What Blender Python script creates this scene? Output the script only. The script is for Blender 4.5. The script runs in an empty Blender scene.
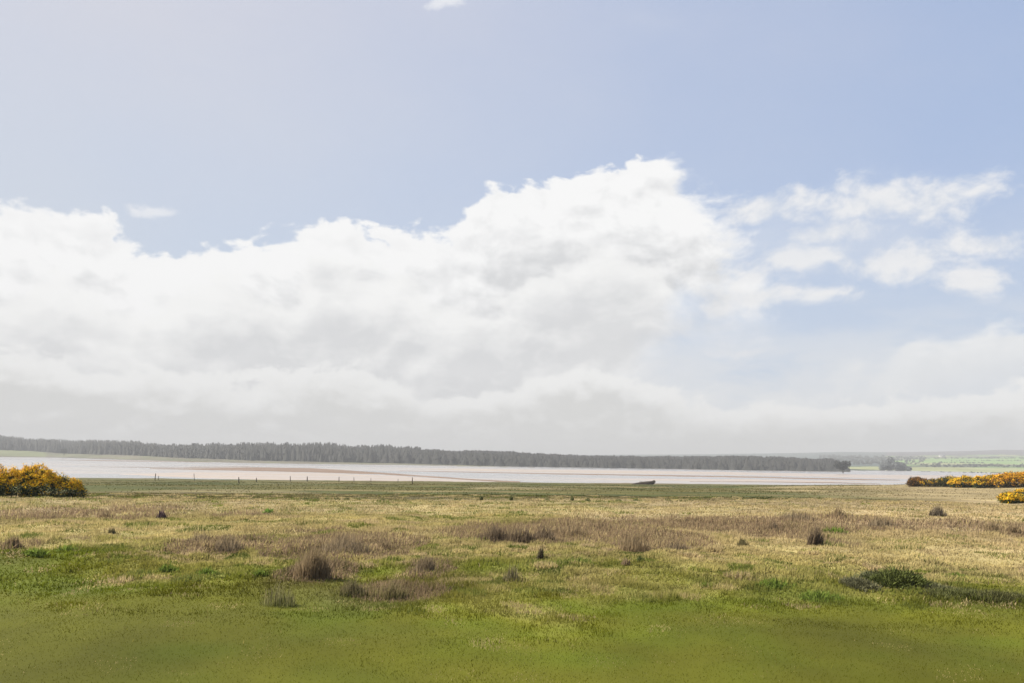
import bpy, math, random
import numpy as np
from mathutils import Matrix, Vector
sc = bpy.context.scene
COL = sc.collection
R = math.radians
rng = np.random.default_rng(7)

# ------------------------------------------------------------------ camera
EYE = 1.7
F = 796.0                                   # focal length in pixels
ROLL = R(0.9)
cam_d = bpy.data.cameras.new('camera'); cam = bpy.data.objects.new('camera', cam_d); COL.objects.link(cam)
cam_d.sensor_width = 36; cam_d.lens = 36 * F / 1024
cam_d.shift_y = (458 - 341.5) / 1024
cam_d.clip_start = 0.1; cam_d.clip_end = 30000
CM = Matrix.Translation((0, 0, EYE)) @ Matrix.Rotation(R(90), 4, 'X') @ Matrix.Rotation(ROLL, 4, 'Z')
cam.matrix_world = CM
sc.camera = cam
sc.render.resolution_x = 1024; sc.render.resolution_y = 683

# ------------------------------------------------------------------ exposure, sky, sun
EXP = 0.95
vs = sc.view_settings
sc.display_settings.display_device = 'sRGB'
vs.view_transform = 'Standard'; vs.look = 'None'; vs.gamma = 1; vs.use_curve_mapping = False; vs.exposure = EXP
SUN_AZ = R(-78)        # compass angle from the view direction (+Y), negative = to the left
SUN_EL = R(43)
SKY_STRENGTH = 0.1
SUN_STRENGTH = 4.8

M3 = np.array(CM.to_3x3())
def ray(px, py):
    v = M3 @ np.array([px - 512, 458 - py, -F]); return v
def hor(px): return 458 + (px - 512) * math.tan(ROLL)
def s2l(c):
    c = c / 255
    return c / 12.92 if c < .04045 else ((c + .055) / 1.055) ** 2.4
def sky_ab(px, py):
    """a photograph position as (bearing, height) on the sky, in hundredths of a focal length"""
    v = ray(px, py)
    return F / 100 * math.atan2(v[0], v[1]), F / 100 * v[2] / math.hypot(v[0], v[1])

world = bpy.data.worlds.new('World'); sc.world = world; world.use_nodes = True
NT = world.node_tree; NT.nodes.clear()
class G:
    def __init__(s, nt): s.nt = nt
    def n(s, t, **k):
        nd = s.nt.nodes.new(t)
        for a, b in k.items(): setattr(nd, a, b)
        return nd
    def put(s, sock, v):
        if isinstance(v, bpy.types.NodeSocket): s.nt.links.new(v, sock)
        elif v is not None: sock.default_value = v
    def m(s, op, a, b=None, c=None, clamp=False):
        nd = s.n('ShaderNodeMath', operation=op, use_clamp=clamp)
        for i, v in enumerate((a, b, c)): s.put(nd.inputs[i], v)
        return nd.outputs[0]
    def vec(s, x, y, z=0.0):
        nd = s.n('ShaderNodeCombineXYZ')
        for i, v in enumerate((x, y, z)): s.put(nd.inputs[i], v)
        return nd.outputs[0]
    def vm(s, op, a, b=None, out=0):
        nd = s.n('ShaderNodeVectorMath', operation=op)
        s.put(nd.inputs[0], a)
        if b is not None: s.put(nd.inputs[1], b)
        return nd.outputs[out]
    def noise(s, v, scale, detail=5, rough=.55, lac=2.0, dist=0.0):
        nd = s.n('ShaderNodeTexNoise')
        s.put(nd.inputs['Vector'], v); nd.inputs['Scale'].default_value = scale; nd.inputs['Detail'].default_value = detail
        nd.inputs['Roughness'].default_value = rough; nd.inputs['Lacunarity'].default_value = lac; nd.inputs['Distortion'].default_value = dist
        return nd.outputs[0]
    def sstep(s, v, lo, hi, a=0.0, b=1.0):
        nd = s.n('ShaderNodeMapRange', interpolation_type='SMOOTHSTEP')
        for i, q in enumerate((v, lo, hi, a, b)): s.put(nd.inputs[i], q)
        return nd.outputs[0]
    def mix(s, f, a, b, mode='MIX'):
        nd = s.n('ShaderNodeMix', data_type='RGBA', blend_type=mode)
        s.put(nd.inputs[0], f); s.put(nd.inputs[6], a); s.put(nd.inputs[7], b)
        return nd.outputs[2]
    def curve(s, x, pts, xr=(-8., 8.), yr=(-1., 6.)):
        """piecewise curve through (x, y) points"""
        nd = s.n('ShaderNodeFloatCurve')
        s.put(nd.inputs[1], s.m('DIVIDE', s.m('SUBTRACT', x, xr[0]), xr[1] - xr[0]))
        cm = nd.mapping; c = cm.curves[0]
        q = [((p[0] - xr[0]) / (xr[1] - xr[0]), (p[1] - yr[0]) / (yr[1] - yr[0])) for p in sorted(pts)]
        q = [(0.0, q[0][1])] + q + [(1.0, q[-1][1])]
        while len(c.points) < len(q): c.points.new(.5, .5)
        for pt, (x0, y0) in zip(c.points, q): pt.location = (x0, y0); pt.handle_type = 'AUTO_CLAMPED'
        cm.update()
        return s.m('ADD', s.m('MULTIPLY', nd.outputs[0], yr[1] - yr[0]), yr[0])
w = G(NT)
def scol(r, g, b):
    k = 1 / (SKY_STRENGTH * 2 ** EXP)
    return (s2l(r) * k, s2l(g) * k, s2l(b) * k, 1)
tc = w.n('ShaderNodeTexCoord').outputs['Generated']
sep = w.n('ShaderNodeSeparateXYZ'); NT.links.new(tc, sep.inputs[0])
X, Y, Z = sep.outputs
hyp = w.m('SQRT', w.m('ADD', w.m('MULTIPLY', X, X), w.m('MAXIMUM', w.m('MULTIPLY', Y, Y), 1e-6)))
az = w.m('MULTIPLY', w.m('ARCTAN2', X, Y), F / 100)
el = w.m('MULTIPLY', w.m('DIVIDE', Z, hyp), F / 100)
P = w.vec(az, el, 0.0)
sky = w.n('ShaderNodeTexSky', sky_type='NISHITA', sun_disc=False)
sky.sun_elevation = SUN_EL; sky.sun_rotation = SUN_AZ
sky.air_density = 1.0; sky.dust_density = 0.6; sky.ozone_density = 1.0
# thin high veil, strongest towards the sun and towards the horizon
va = w.curve(az, [(sky_ab(x, 100)[0], v) for x, v in ((0, .88), (200, .80), (420, .62), (650, .36), (850, .20), (1023, .12))], yr=(0., 1.))
vn = w.noise(w.vm('MULTIPLY', P, (.5, .8, 1)), 1.0, 4, .5)
veil = w.m('ADD', va, w.m('MULTIPLY', w.m('SUBTRACT', vn, .5), .30), clamp=True)
veil = w.m('MAXIMUM', veil, w.sstep(el, 3.4, 0.2, 0.0, .75))
base = w.mix(.75, sky.outputs[0], scol(170, 189, 224))
c = w.mix(veil, base, w.mix(w.sstep(el, 1.0, 5.0), scol(206, 216, 230), scol(217, 216, 224)))

warp = w.n('ShaderNodeTexNoise'); warp.inputs['Scale'].default_value = .9; warp.inputs['Detail'].default_value = 3
NT.links.new(P, warp.inputs['Vector'])
PW = w.vm('ADD', P, w.vm('MULTIPLY', w.vm('SUBTRACT', warp.outputs[1], (.5, .5, .5)), (.55, .35, 0)))
def layer(under, pts, amp, scale, soft, white, shade, depth, seed, fade=None, stretch=1.5, detail=8, rough=.55, opac=1.0, body=.6):
    """a bank of cumulus whose top follows pts: lit along its top, greyer below"""
    cv = w.curve(az, [(*sky_ab(x, y),) for x, y in pts])
    q = w.vm('ADD', w.vm('MULTIPLY', PW, (1, stretch, 1)), (seed * 7.3, seed * 3.1, seed))
    n1 = w.noise(q, scale, detail, rough)
    n0 = w.noise(q, scale * .37, 3, .5)
    n3 = w.noise(w.vm('ADD', q, (3.3, 1.7, 0)), scale * 3.2, 6, .6)
    nz = w.m('ADD', w.m('SUBTRACT', n1, .5), w.m('MULTIPLY', w.m('SUBTRACT', n0, .5), .5))
    nz = w.m('ADD', nz, w.m('MULTIPLY', w.m('SUBTRACT', n3, .5), .25))
    d = w.m('ADD', w.m('SUBTRACT', cv, el), w.m('MULTIPLY', nz, amp))
    mask = w.sstep(d, 0.0, soft)
    # relief: the density a little way towards the sun
    q2 = w.vm('ADD', q, (-.10, .17, 0))
    n2 = w.noise(q2, scale, 5, rough)
    rel = w.m('MULTIPLY', w.m('SUBTRACT', n1, n2), 3.4)
    big = w.noise(w.vm('ADD', w.vm('MULTIPLY', PW, (.55, 2.6, 1)), (seed * 2.7, 9.1, seed)), .75, 5, .5)
    sh = w.m('ADD', w.sstep(d, depth * .15, depth, 0, body), w.m('MULTIPLY', w.m('SUBTRACT', big, .5), 2.0))
    sh = w.m('SUBTRACT', sh, rel, clamp=True)
    sh = w.m('MULTIPLY', sh, w.sstep(d, .0, .35))
    colr = w.mix(sh, white, shade)
    f = w.m('MULTIPLY', mask, opac)
    if fade is not None: f = w.m('MULTIPLY', f, fade)
    return w.mix(f, under, colr)
def blobs(lst, seed, amp, soft, scale):
    best = None
    for x, y, rx, ry in lst:
        a0, t0 = sky_ab(x, y)
        v = w.vm('MULTIPLY', w.vm('SUBTRACT', PW, (a0, t0, 0)), (100 / rx, 100 / ry, 0))
        d = w.m('SUBTRACT', 1.0, w.vm('LENGTH', v, out=1))
        best = d if best is None else w.m('SMOOTH_MAX', best, d, .25)
    q = w.vm('ADD', w.vm('MULTIPLY', PW, (1, 1.4, 1)), (seed * 5.1, seed * 2.3, seed))
    n1 = w.noise(q, scale, 8, .6)
    d = w.m('ADD', best, w.m('MULTIPLY', w.m('SUBTRACT', n1, .5), amp))
    return w.sstep(d, -.05, soft), n1
# broken wisps on the right
m1, n1 = blobs([(885, 208, 105, 27), (765, 208, 75, 22), (800, 258, 60, 15), (895, 262, 75, 17), (775, 297, 75, 12), (720, 285, 70, 30), (990, 244, 60, 13),
                (968, 285, 32, 17), (700, 230, 60, 35), (745, 350, 30, 8), (830, 235, 80, 14), (930, 205, 60, 22)], 1, 3.4, .95, 2.3)
c = w.mix(w.m('MULTIPLY', m1, .95), c, w.mix(w.sstep(n1, .4, .6), scol(226, 230, 237), scol(243, 243, 244)))
mv, nv = blobs([(815, 240, 200, 75), (700, 330, 90, 50)], 6, 1.6, 1.4, 1.1)
c = w.mix(w.m('MULTIPLY', mv, .5), c, scol(228, 232, 239))
m2, n2 = blobs([(157, 208, 27, 9), (446, 2, 24, 8)], 3, 2.6, .8, 4.5)
c = w.mix(w.m('MULTIPLY', m2, .7), c, scol(242, 243, 246))
m3, n3 = blobs([(200, 60, 60, 12), (640, 20, 160, 30)], 4, 1.9, 2.6, 1.2)
c = w.mix(w.m('MULTIPLY', m3, .20), c, scol(232, 232, 236))
# right-hand rising bank
c = layer(c, [(0, 420), (560, 405), (690, 388), (740, 386), (800, 378), (850, 362), (900, 343), (950, 318), (1000, 300), (1030, 292), (1250, 270)],
          1.0, 1.9, .26, scol(246, 247, 247), scol(219, 222, 225), .8, 2, opac=.95,
          fade=w.sstep(w.m('ADD', el, w.m('MULTIPLY', w.m('SUBTRACT', az, sky_ab(1024, 380)[0]), -.25)), .62, 1.0))
# thin broken haze cloud filling the lower right
mh = w.noise(w.vm('MULTIPLY', PW, (.8, 3.2, 1)), 1.3, 7, .6)
hz = w.m('MULTIPLY', w.sstep(el, 1.75, .75), w.sstep(w.m('ADD', mh, w.m('MULTIPLY', w.sstep(el, 1.5, .6), .25)), .42, .72))
c = w.mix(w.m('MULTIPLY', hz, .75), c, scol(228, 231, 235))
# main cumulus mass
fadeA = w.m('MAXIMUM', w.sstep(az, sky_ab(760, 250)[0], sky_ab(640, 250)[0]), 0.0)
cutA = w.curve(az, [(sky_ab(x, 300)[0], sky_ab(x, y)[1]) for x, y in ((0, 470), (560, 470), (610, 400), (650, 350), (690, 318), (760, 300), (820, 280))])
cutN = w.noise(w.vm('MULTIPLY', PW, (1, 1.6, 1)), 1.4, 6, .55)
fadeA2 = w.sstep(w.m('ADD', w.m('SUBTRACT', el, cutA), w.m('MULTIPLY', w.m('SUBTRACT', cutN, .5), 1.7)), -.55, .5)
A = [(-200, 190), (0, 198), (55, 203), (105, 210), (132, 230), (165, 247), (192, 249), (215, 238), (262, 238), (310, 231), (360, 234), (405, 229), (452, 228), (474, 210),
     (505, 188), (545, 180), (585, 176), (612, 166), (640, 157), (672, 170), (692, 184), (703, 196), (740, 215), (775, 260), (820, 330), (900, 420), (1200, 440)]
softA = w.sstep(az, sky_ab(640, 250)[0], sky_ab(780, 250)[0], .10, 1.0)
ampA = w.sstep(az, sky_ab(660, 250)[0], sky_ab(760, 250)[0], .85, 3.4)
c = layer(c, A, ampA, 1.9, softA, scol(252, 252, 252), scol(219, 220, 222), 1.1, 5, fade=fadeA2, body=.62)
c = layer(c, [(-200, 262), (0, 282), (60, 268), (130, 292), (200, 276), (270, 290), (330, 266), (400, 276), (470, 292), (540, 262), (600, 252), (650, 262), (700, 330), (760, 420), (1200, 440)],
          1.2, 1.5, .22, scol(250, 250, 249), scol(220, 221, 223), .75, 8, opac=.85, fade=fadeA2, body=.9)
# low ridges
LB = [(-200, 335), (0, 342), (45, 345), (75, 362), (115, 366), (160, 358), (200, 376), (250, 374), (290, 366), (330, 362), (375, 371), (410, 387), (440, 388), (480, 384),
      (540, 376), (600, 364), (650, 376), (690, 394), (760, 402), (850, 396), (940, 392), (1030, 388), (1250, 380)]
c = layer(c, LB, .6, 2.6, .09, scol(247, 247, 246), scol(216, 216, 214), .4, 11, opac=.9, body=.9)
# overcast bank at the horizon
LH = [(-200, 422), (0, 420), (200, 424), (350, 418), (480, 415), (600, 408), (760, 410), (900, 408), (1030, 412), (1250, 410)]
gh = w.mix(w.sstep(az, -4.0, 1.5), scol(226, 224, 220), scol(206, 207, 204))
gh = w.mix(w.sstep(az, 2.6, 4.4), gh, scol(207, 212, 220))
c = layer(c, LH, .5, 1.6, .45, w.mix(.3, gh, scol(236, 236, 234)), gh, .35, 13, opac=.85, body=.9, stretch=3.0)
bg = w.n('ShaderNodeBackground'); NT.links.new(c, bg.inputs[0]); bg.inputs[1].default_value = SKY_STRENGTH
out = w.n('ShaderNodeOutputWorld'); NT.links.new(bg.outputs[0], out.inputs[0])
world.cycles.sampling_method = 'MANUAL'; world.cycles.sample_map_resolution = 512

sd = bpy.data.lights.new('sun', 'SUN'); sd.energy = SUN_STRENGTH; sd.angle = R(.53); sd.color = (1, .95, .87)
sun = bpy.data.objects.new('sun', sd); COL.objects.link(sun)
sv = Vector((math.sin(SUN_AZ) * math.cos(SUN_EL), math.cos(SUN_AZ) * math.cos(SUN_EL), math.sin(SUN_EL)))
sun.rotation_euler = sv.to_track_quat('Z', 'Y').to_euler(); sun.location = (-60, 10, 60)
sc.cycles.max_bounces = 5; sc.cycles.diffuse_bounces = 2; sc.cycles.glossy_bounces = 2; sc.cycles.transmission_bounces = 3; sc.cycles.volume_bounces = 0

# ------------------------------------------------------------------ helpers
def H(ix, iy, seed):
    h = (ix.astype(np.int64) * 374761393 + iy.astype(np.int64) * 668265263 + seed * 1442695041) & 0xffffffff
    h = ((h ^ (h >> 13)) * 1274126177) & 0xffffffff
    h = h ^ (h >> 16)
    return (h & 0xffffff) / float(0xffffff)
def vnoise(x, y, s=0):
    x = np.asarray(x, float); y = np.asarray(y, float)
    ix = np.floor(x); iy = np.floor(y); fx = x - ix; fy = y - iy
    fx = fx * fx * (3 - 2 * fx); fy = fy * fy * (3 - 2 * fy)
    a = H(ix, iy, s); b = H(ix + 1, iy, s); c_ = H(ix, iy + 1, s); d = H(ix + 1, iy + 1, s)
    return (a + (b - a) * fx) * (1 - fy) + (c_ + (d - c_) * fx) * fy
def fbm(x, y, s=0, o=4):
    v = 0; a = 1; t = 0
    for k in range(o):
        v = v + a * vnoise(np.asarray(x) * 2 ** k + 17.3 * k, np.asarray(y) * 2 ** k - 9.1 * k, s + k); t += a; a *= .55
    return v / t
def ss(v, lo, hi):
    t = np.clip((np.asarray(v, float) - lo) / (hi - lo), 0, 1); return t * t * (3 - 2 * t)
def lerp(a, b, t):
    t = np.asarray(t)[..., None] if np.ndim(t) else t
    return np.asarray(a) * (1 - t) + np.asarray(b) * t

SEA = -6.5
def plane_pt(px, py, z=SEA):
    v = ray(px, py); t = (z - EYE) / v[2]; return v[0] * t, v[1] * t
GR = plane_pt(985, 487, -1.4)
GR = (GR[0], GR[1])
def yedge(x): return 32 + .27 * np.clip(x, -60, 60)
def yshore(x): return 270 + .19 * np.clip(x, -400, 400)
def hbase(x, y):
    x = np.asarray(x, float); y = np.asarray(y, float)
    ye = yedge(x); ys = yshore(x)
    s = (y - ye) / (ys - ye)
    z = np.where(s > 0, np.where(s < 1.35, 6.5 * s, 6.5 * 1.35), 0)
    z = -z
    sm = ss(y - ye, -6, 10)
    z = z * sm
    bump = .95 * np.exp(-((x - GR[0] - 5) / 26) ** 2 - ((y - GR[1]) / 34) ** 2)
    return z + bump
def hterr(x, y):
    z = hbase(x, y)
    r = np.hypot(x, y)
    n = (fbm(x / 3.1, y / 3.1, 3, 3) - .5) * .22 * np.exp(-(r / 60) ** 2) + (fbm(x / .7, y / .7, 9, 3) - .5) * .16 * ss(y, 8, 14) * np.exp(-(r / 40) ** 2)
    n = n + (fbm(x / 14, y / 14, 5, 4) - .5) * .5 * ss(r, 40, 90)
    return z + n
def gpt(px, py):
    """where the line of sight through a photograph position meets the ground"""
    v = ray(px, py); v = v / np.linalg.norm(v)
    lo, t = 2.0, 2.0
    while t < 1500:
        if EYE + v[2] * t < float(hbase(v[0] * t, v[1] * t)): break
        lo = t; t *= 1.03
    hi = t
    for _ in range(24):
        mid = (lo + hi) / 2
        if EYE + v[2] * mid < float(hbase(v[0] * mid, v[1] * mid)): hi = mid
        else: lo = mid
    return v[0] * hi, v[1] * hi

def mesh_np(name, V, Fc, mat, colors=None, smooth=False, mats=None):
    V = np.asarray(V, np.float32); Fc = np.asarray(Fc, np.int32)
    me = bpy.data.meshes.new(name)
    k = Fc.shape[1]
    me.vertices.add(len(V)); me.vertices.foreach_set('co', V.ravel())
    me.loops.add(Fc.size); me.loops.foreach_set('vertex_index', Fc.ravel())
    me.polygons.add(len(Fc)); me.polygons.foreach_set('loop_start', np.arange(0, Fc.size, k, dtype=np.int32))
    me.polygons.foreach_set('loop_total', np.full(len(Fc), k, np.int32))
    me.update(calc_edges=True)
    if smooth: me.polygons.foreach_set('use_smooth', np.ones(len(Fc), bool))
    if colors is not None:
        at = me.color_attributes.new('Col', 'FLOAT_COLOR', 'POINT')
        cc = np.ones((len(V), 4), np.float32); cc[:, :3] = colors; at.data.foreach_set('color', cc.ravel())
    me.materials.append(mat)
    me.validate()
    return me
def link(name, me, parent=None, loc=None):
    o = bpy.data.objects.new(name, me); COL.objects.link(o)
    if parent is not None: o.parent = parent
    if loc is not None: o.location = loc
    return o
def tag(o, label=None, cat=None, group=None, kind=None):
    if label: o['label'] = label
    if cat: o['category'] = cat
    if group: o['group'] = group
    if kind: o['kind'] = kind
    return o

# ------------------------------------------------------------------ materials
def mat_new(name):
    m = bpy.data.materials.new(name); m.use_nodes = True; m.node_tree.nodes.clear()
    return m, G(m.node_tree)
def mat_leaf(name, trans=.25, rough=.8, spec=.08, up=0.0):
    m, g = mat_new(name)
    at = g.n('ShaderNodeAttribute', attribute_name='Col').outputs[0]
    p = g.n('ShaderNodeBsdfPrincipled'); g.put(p.inputs['Base Color'], at)
    p.inputs['Roughness'].default_value = rough; p.inputs['Specular IOR Level'].default_value = spec
    t = g.n('ShaderNodeBsdfTranslucent'); g.put(t.inputs[0], at)
    if up:      # many unresolved blades per pixel: their mean facing is upwards
        N = g.n('ShaderNodeNewGeometry').outputs['Normal']
        nn = g.vm('NORMALIZE', g.vm('ADD', g.vm('MULTIPLY', N, (1 - up, 1 - up, 1 - up)), (0, 0, up)))
        g.put(p.inputs['Normal'], nn)
    mx = g.n('ShaderNodeMixShader'); mx.inputs[0].default_value = trans
    g.nt.links.new(p.outputs[0], mx.inputs[1]); g.nt.links.new(t.outputs[0], mx.inputs[2])
    o = g.n('ShaderNodeOutputMaterial'); g.nt.links.new(mx.outputs[0], o.inputs[0])
    return m
def mat_attr(name, rough=.95, spec=.1, nscale=3.0, namp=.35, stretch=(1, 1, 1), bump=0.0):
    m, g = mat_new(name)
    at = g.n('ShaderNodeAttribute', attribute_name='Col').outputs[0]
    pos = g.n('ShaderNodeNewGeometry').outputs['Position']
    v = g.vm('MULTIPLY', pos, stretch)
    n1 = g.noise(v, nscale, 6, .6)
    k = g.sstep(n1, .3, .7, 1 - namp, 1 + namp)
    cc = g.vm('MULTIPLY', at, g.vec(k, k, k))
    p = g.n('ShaderNodeBsdfPrincipled'); g.put(p.inputs['Base Color'], cc)
    p.inputs['Roughness'].default_value = rough; p.inputs['Specular IOR Level'].default_value = spec
    if bump:
        b = g.n('ShaderNodeBump'); b.inputs['Strength'].default_value = 1; b.inputs['Distance'].default_value = bump
        g.put(b.inputs['Height'], n1); g.nt.links.new(b.outputs[0], p.inputs['Normal'])
    o = g.n('ShaderNodeOutputMaterial'); g.nt.links.new(p.outputs[0], o.inputs[0])
    return m
M_ground = mat_attr('meadow_soil', nscale=.35, namp=.25, stretch=(1, .6, 1))
M_grass = mat_leaf('grass_blade', .45, .9, .03, .7)
M_leaf = mat_leaf('shrub_leaf', .15)
M_flower = mat_leaf('gorse_flower', .3, .6)
M_far = mat_attr('far_land', nscale=.02, namp=.18, stretch=(1, .35, 1))
M_tree = mat_leaf('tree_needles', .0, .9, .05, .6)
M_wood = mat_attr('weathered_wood', rough=.9, nscale=9, namp=.4)

def mat_water():
    m, g = mat_new('shallow_water')
    pos = g.n('ShaderNodeNewGeometry').outputs['Position']
    n1 = g.noise(g.vm('MULTIPLY', pos, (.05, .16, 1)), 1.0, 6, .6)
    n2 = g.noise(g.vm('MULTIPLY', pos, (.004, .022, 1)), 1.0, 5, .6)
    p = g.n('ShaderNodeBsdfPrincipled')
    g.put(p.inputs['Base Color'], g.mix(g.sstep(n2, .4, .6), (.30, .27, .24, 1), (.22, .22, .22, 1)))
    g.put(p.inputs['Roughness'], g.sstep(n2, .35, .65, .34, .16))
    p.inputs['IOR'].default_value = 1.45
    b = g.n('ShaderNodeBump'); b.inputs['Distance'].default_value = .25; b.inputs['Strength'].default_value = .5
    g.put(b.inputs['Height'], n1); g.nt.links.new(b.outputs[0], p.inputs['Normal'])
    o = g.n('ShaderNodeOutputMaterial'); g.nt.links.new(p.outputs[0], o.inputs[0]); return m
def mat_mud(name, c1, c2, rough, ior=1.5):
    m, g = mat_new(name)
    pos = g.n('ShaderNodeNewGeometry').outputs['Position']
    n2 = g.noise(g.vm('MULTIPLY', pos, (.012, .06, 1)), 1.0, 7, .65)
    p = g.n('ShaderNodeBsdfPrincipled')
    g.put(p.inputs['Base Color'], g.mix(g.sstep(n2, .38, .62), (*c1, 1), (*c2, 1)))
    g.put(p.inputs['Roughness'], g.sstep(n2, .35, .65, rough + .1, rough - .08)); p.inputs['IOR'].default_value = ior
    o = g.n('ShaderNodeOutputMaterial'); g.nt.links.new(p.outputs[0], o.inputs[0]); return m
M_water = mat_water()
M_mud = mat_mud('wet_sand', (.36, .285, .215), (.32, .265, .22), .40)
M_spit = mat_mud('dark_mud', (.16, .105, .07), (.20, .14, .10), .8, 1.25)

# ------------------------------------------------------------------ colour field of the meadow (albedo)
GREEN = np.array([.086, .104, .007]); OLIVE = np.array([.098, .099, .008]); DKGREEN = np.array([.066, .080, .016])
STRAW = np.array([.425, .345, .138]); TAN = np.array([.440, .338, .175]); RUSH = np.array([.255, .180, .108]); PINK = np.array([.29, .225, .122])
MARSH = np.array([.094, .083, .024]); MARSH2 = np.array([.066, .072, .020]); RED = np.array([.110, .078, .045])
# patches seen in the photograph: px, py (ground), half-width px, half-height px, strength
BROWN = [(520, 534, 62, 7, 1), (600, 528, 50, 8, .7), (650, 540, 55, 9, .6), (350, 545, 62, 11, .8), (318, 572, 26, 8, .9), (222, 545, 40, 9, .6), (430, 572, 20, 7, .7),
         (700, 525, 60, 6, .6), (775, 527, 60, 7, .7), (860, 524, 50, 7, .7), (940, 526, 50, 7, .5), (1000, 530, 50, 9, .7), (50, 514, 60, 7, .7), (130, 510, 60, 6, .5), (8, 546, 14, 5, .7),
         (395, 590, 46, 8, .6), (150, 517, 30, 5, .5), (240, 515, 50, 5, .4), (640, 520, 60, 5, .4), (820, 540, 22, 6, .5), (310, 530, 60, 6, .3)]
GRN = [(575, 563, 42, 8, .9), (785, 588, 55, 9, 1), (62, 552, 30, 6, .8), (30, 557, 34, 8, .8), (200, 572, 50, 7, .6), (105, 562, 30, 6, .4), (258, 575, 14, 4, .8), (660, 590, 40, 7, .5),
       (705, 583, 14, 4, .8), (450, 540, 34, 7, .5), (420, 525, 40, 6, .4), (225, 515, 45, 4, .6), (150, 525, 50, 5, .5), (960, 570, 50, 7, .5), (870, 545, 30, 6, .3), (45, 575, 40, 9, .6),
       (320, 592, 60, 9, .6), (490, 580, 40, 8, .4), (930, 600, 40, 9, .3), (270, 512, 16, 3, .7), (745, 515, 40, 3, .3)]
DRK = [(905, 585, 44, 7, 1), (985, 600, 60, 11, .8), (950, 592, 34, 6, .6), (868, 584, 18, 5, .8)]
STR = [(130, 530, 70, 8, .6), (40, 530, 60, 8, .9), (480, 555, 60, 8, .4), (600, 580, 50, 8, .5), (780, 555, 100, 12, .9), (900, 550, 100, 12, .7), (700, 565, 50, 10, .6), (350, 520, 60, 5, .5), (480, 508, 60, 4, .6)]
def prep(L):
    out_ = []
    for px, py, rx, ry, s in L:
        x, y = gpt(px, py); xa, ya = gpt(px + rx, py); xb, yb = gpt(px, py - ry); xc, yc = gpt(px, py + ry)
        out_.append((x, y, abs(xa - x) + .1, (abs(yb - yc)) / 2 + .15, s))
    return out_
PB, PG, PD, PS = prep(BROWN), prep(GRN), prep(DRK), prep(STR)
def patch(L, x, y, wob=0):
    v = np.zeros(np.shape(x))
    for a, b, rx, ry, s in L:
        d = ((x - a) / rx) ** 2 + ((y - b) / ry) ** 2
        v = np.maximum(v, s * np.exp(-d * .9))
    n = fbm(np.asarray(x) / .9, np.asarray(y) / .9, 31 + wob, 3)
    return np.clip(v * (.45 + 1.1 * n), 0, 1)
def fields(x, y):
    r = np.hypot(x, y)
    adj = y + .22 * x
    n = fbm(x / 2.6, y / 2.6, 21, 4); n2 = fbm(x / .8, y / .8, 24, 3)
    dry = ss(adj + (n - .5) * 9 + (n2 - .5) * 4, 9.6, 15.0)
    marsh = ss(y - yedge(x) + (fbm(x / 6, y / 3, 40, 3) - .5) * 5, -1.0, 2.0)
    return dry, marsh, n, n2
def colour(x, y):
    x = np.asarray(x, float); y = np.asarray(y, float)
    dry, marsh, n, n2 = fields(x, y)
    gcol = lerp(GREEN, OLIVE, ss(fbm(x / 1.7, y / 1.7, 51, 3), .35, .65))
    big = fbm(x / 5, y / 3, 61, 3)
    dcol = lerp(lerp(STRAW, TAN, ss(x / 12 + (big - .5) * 2, -.4, .9)), PINK, ss(y - (yedge(x) - 13) + (big - .5) * 12 - .5 * ss(x, -5, 10) * 6, 0, 7) * .75)
    east = ss(x / 8 + (big - .5) * 1.6, -.1, .7) * ss(y, 11.5, 15)
    mixg = ss(fbm(x / 1.6, y / 1.1, 71, 4), .44, .70) * (.62 - .45 * east)
    dcol = lerp(dcol, np.array([.205, .190, .050]), mixg)
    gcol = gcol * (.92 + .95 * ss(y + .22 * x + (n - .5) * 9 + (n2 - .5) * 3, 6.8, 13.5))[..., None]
    gcol = gcol * (1 + .28 * (fbm(x / .9, y / .9, 171, 4) - .5))[..., None]
    col = lerp(gcol, dcol, dry)
    col = lerp(col, STRAW * 1.05, patch(PS, x, y, 1) * .8)
    col = lerp(col, RUSH, patch(PB, x, y, 2) * .9)
    col = lerp(col, np.array([.145, .155, .042]), patch(PG, x, y, 3) * np.where(x < -3, .3, .5))
    col = lerp(col, DKGREEN * .75, patch(PD, x, y, 4) * .8)
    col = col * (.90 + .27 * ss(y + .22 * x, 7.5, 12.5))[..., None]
    mc = .93 * lerp(MARSH, MARSH2, ss(fbm(x / 30, y / 14, 81, 4), .4, .6))
    s = (y - yedge(x)) / (yshore(x) - yedge(x))
    # right side of the marsh is drier and paler
    mc = lerp(mc, TAN * .62, ss(x / np.maximum(y, 1) + (fbm(x / 9, y / 9, 83, 3) - .5) * .5, .28, .55) * .8 * (1 - ss(s, .3, .9)))
    mc = lerp(mc, RED, ss(s + (fbm(x / 26, y / 20, 85, 4) - .5) * .55, .80, 1.0) * .85)
    mc = lerp(mc, TAN * .55, ss(fbm(x / 16, y / 9, 87, 4), .54, .70) * .45)
    col = lerp(col, mc, marsh)
    return col

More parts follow.
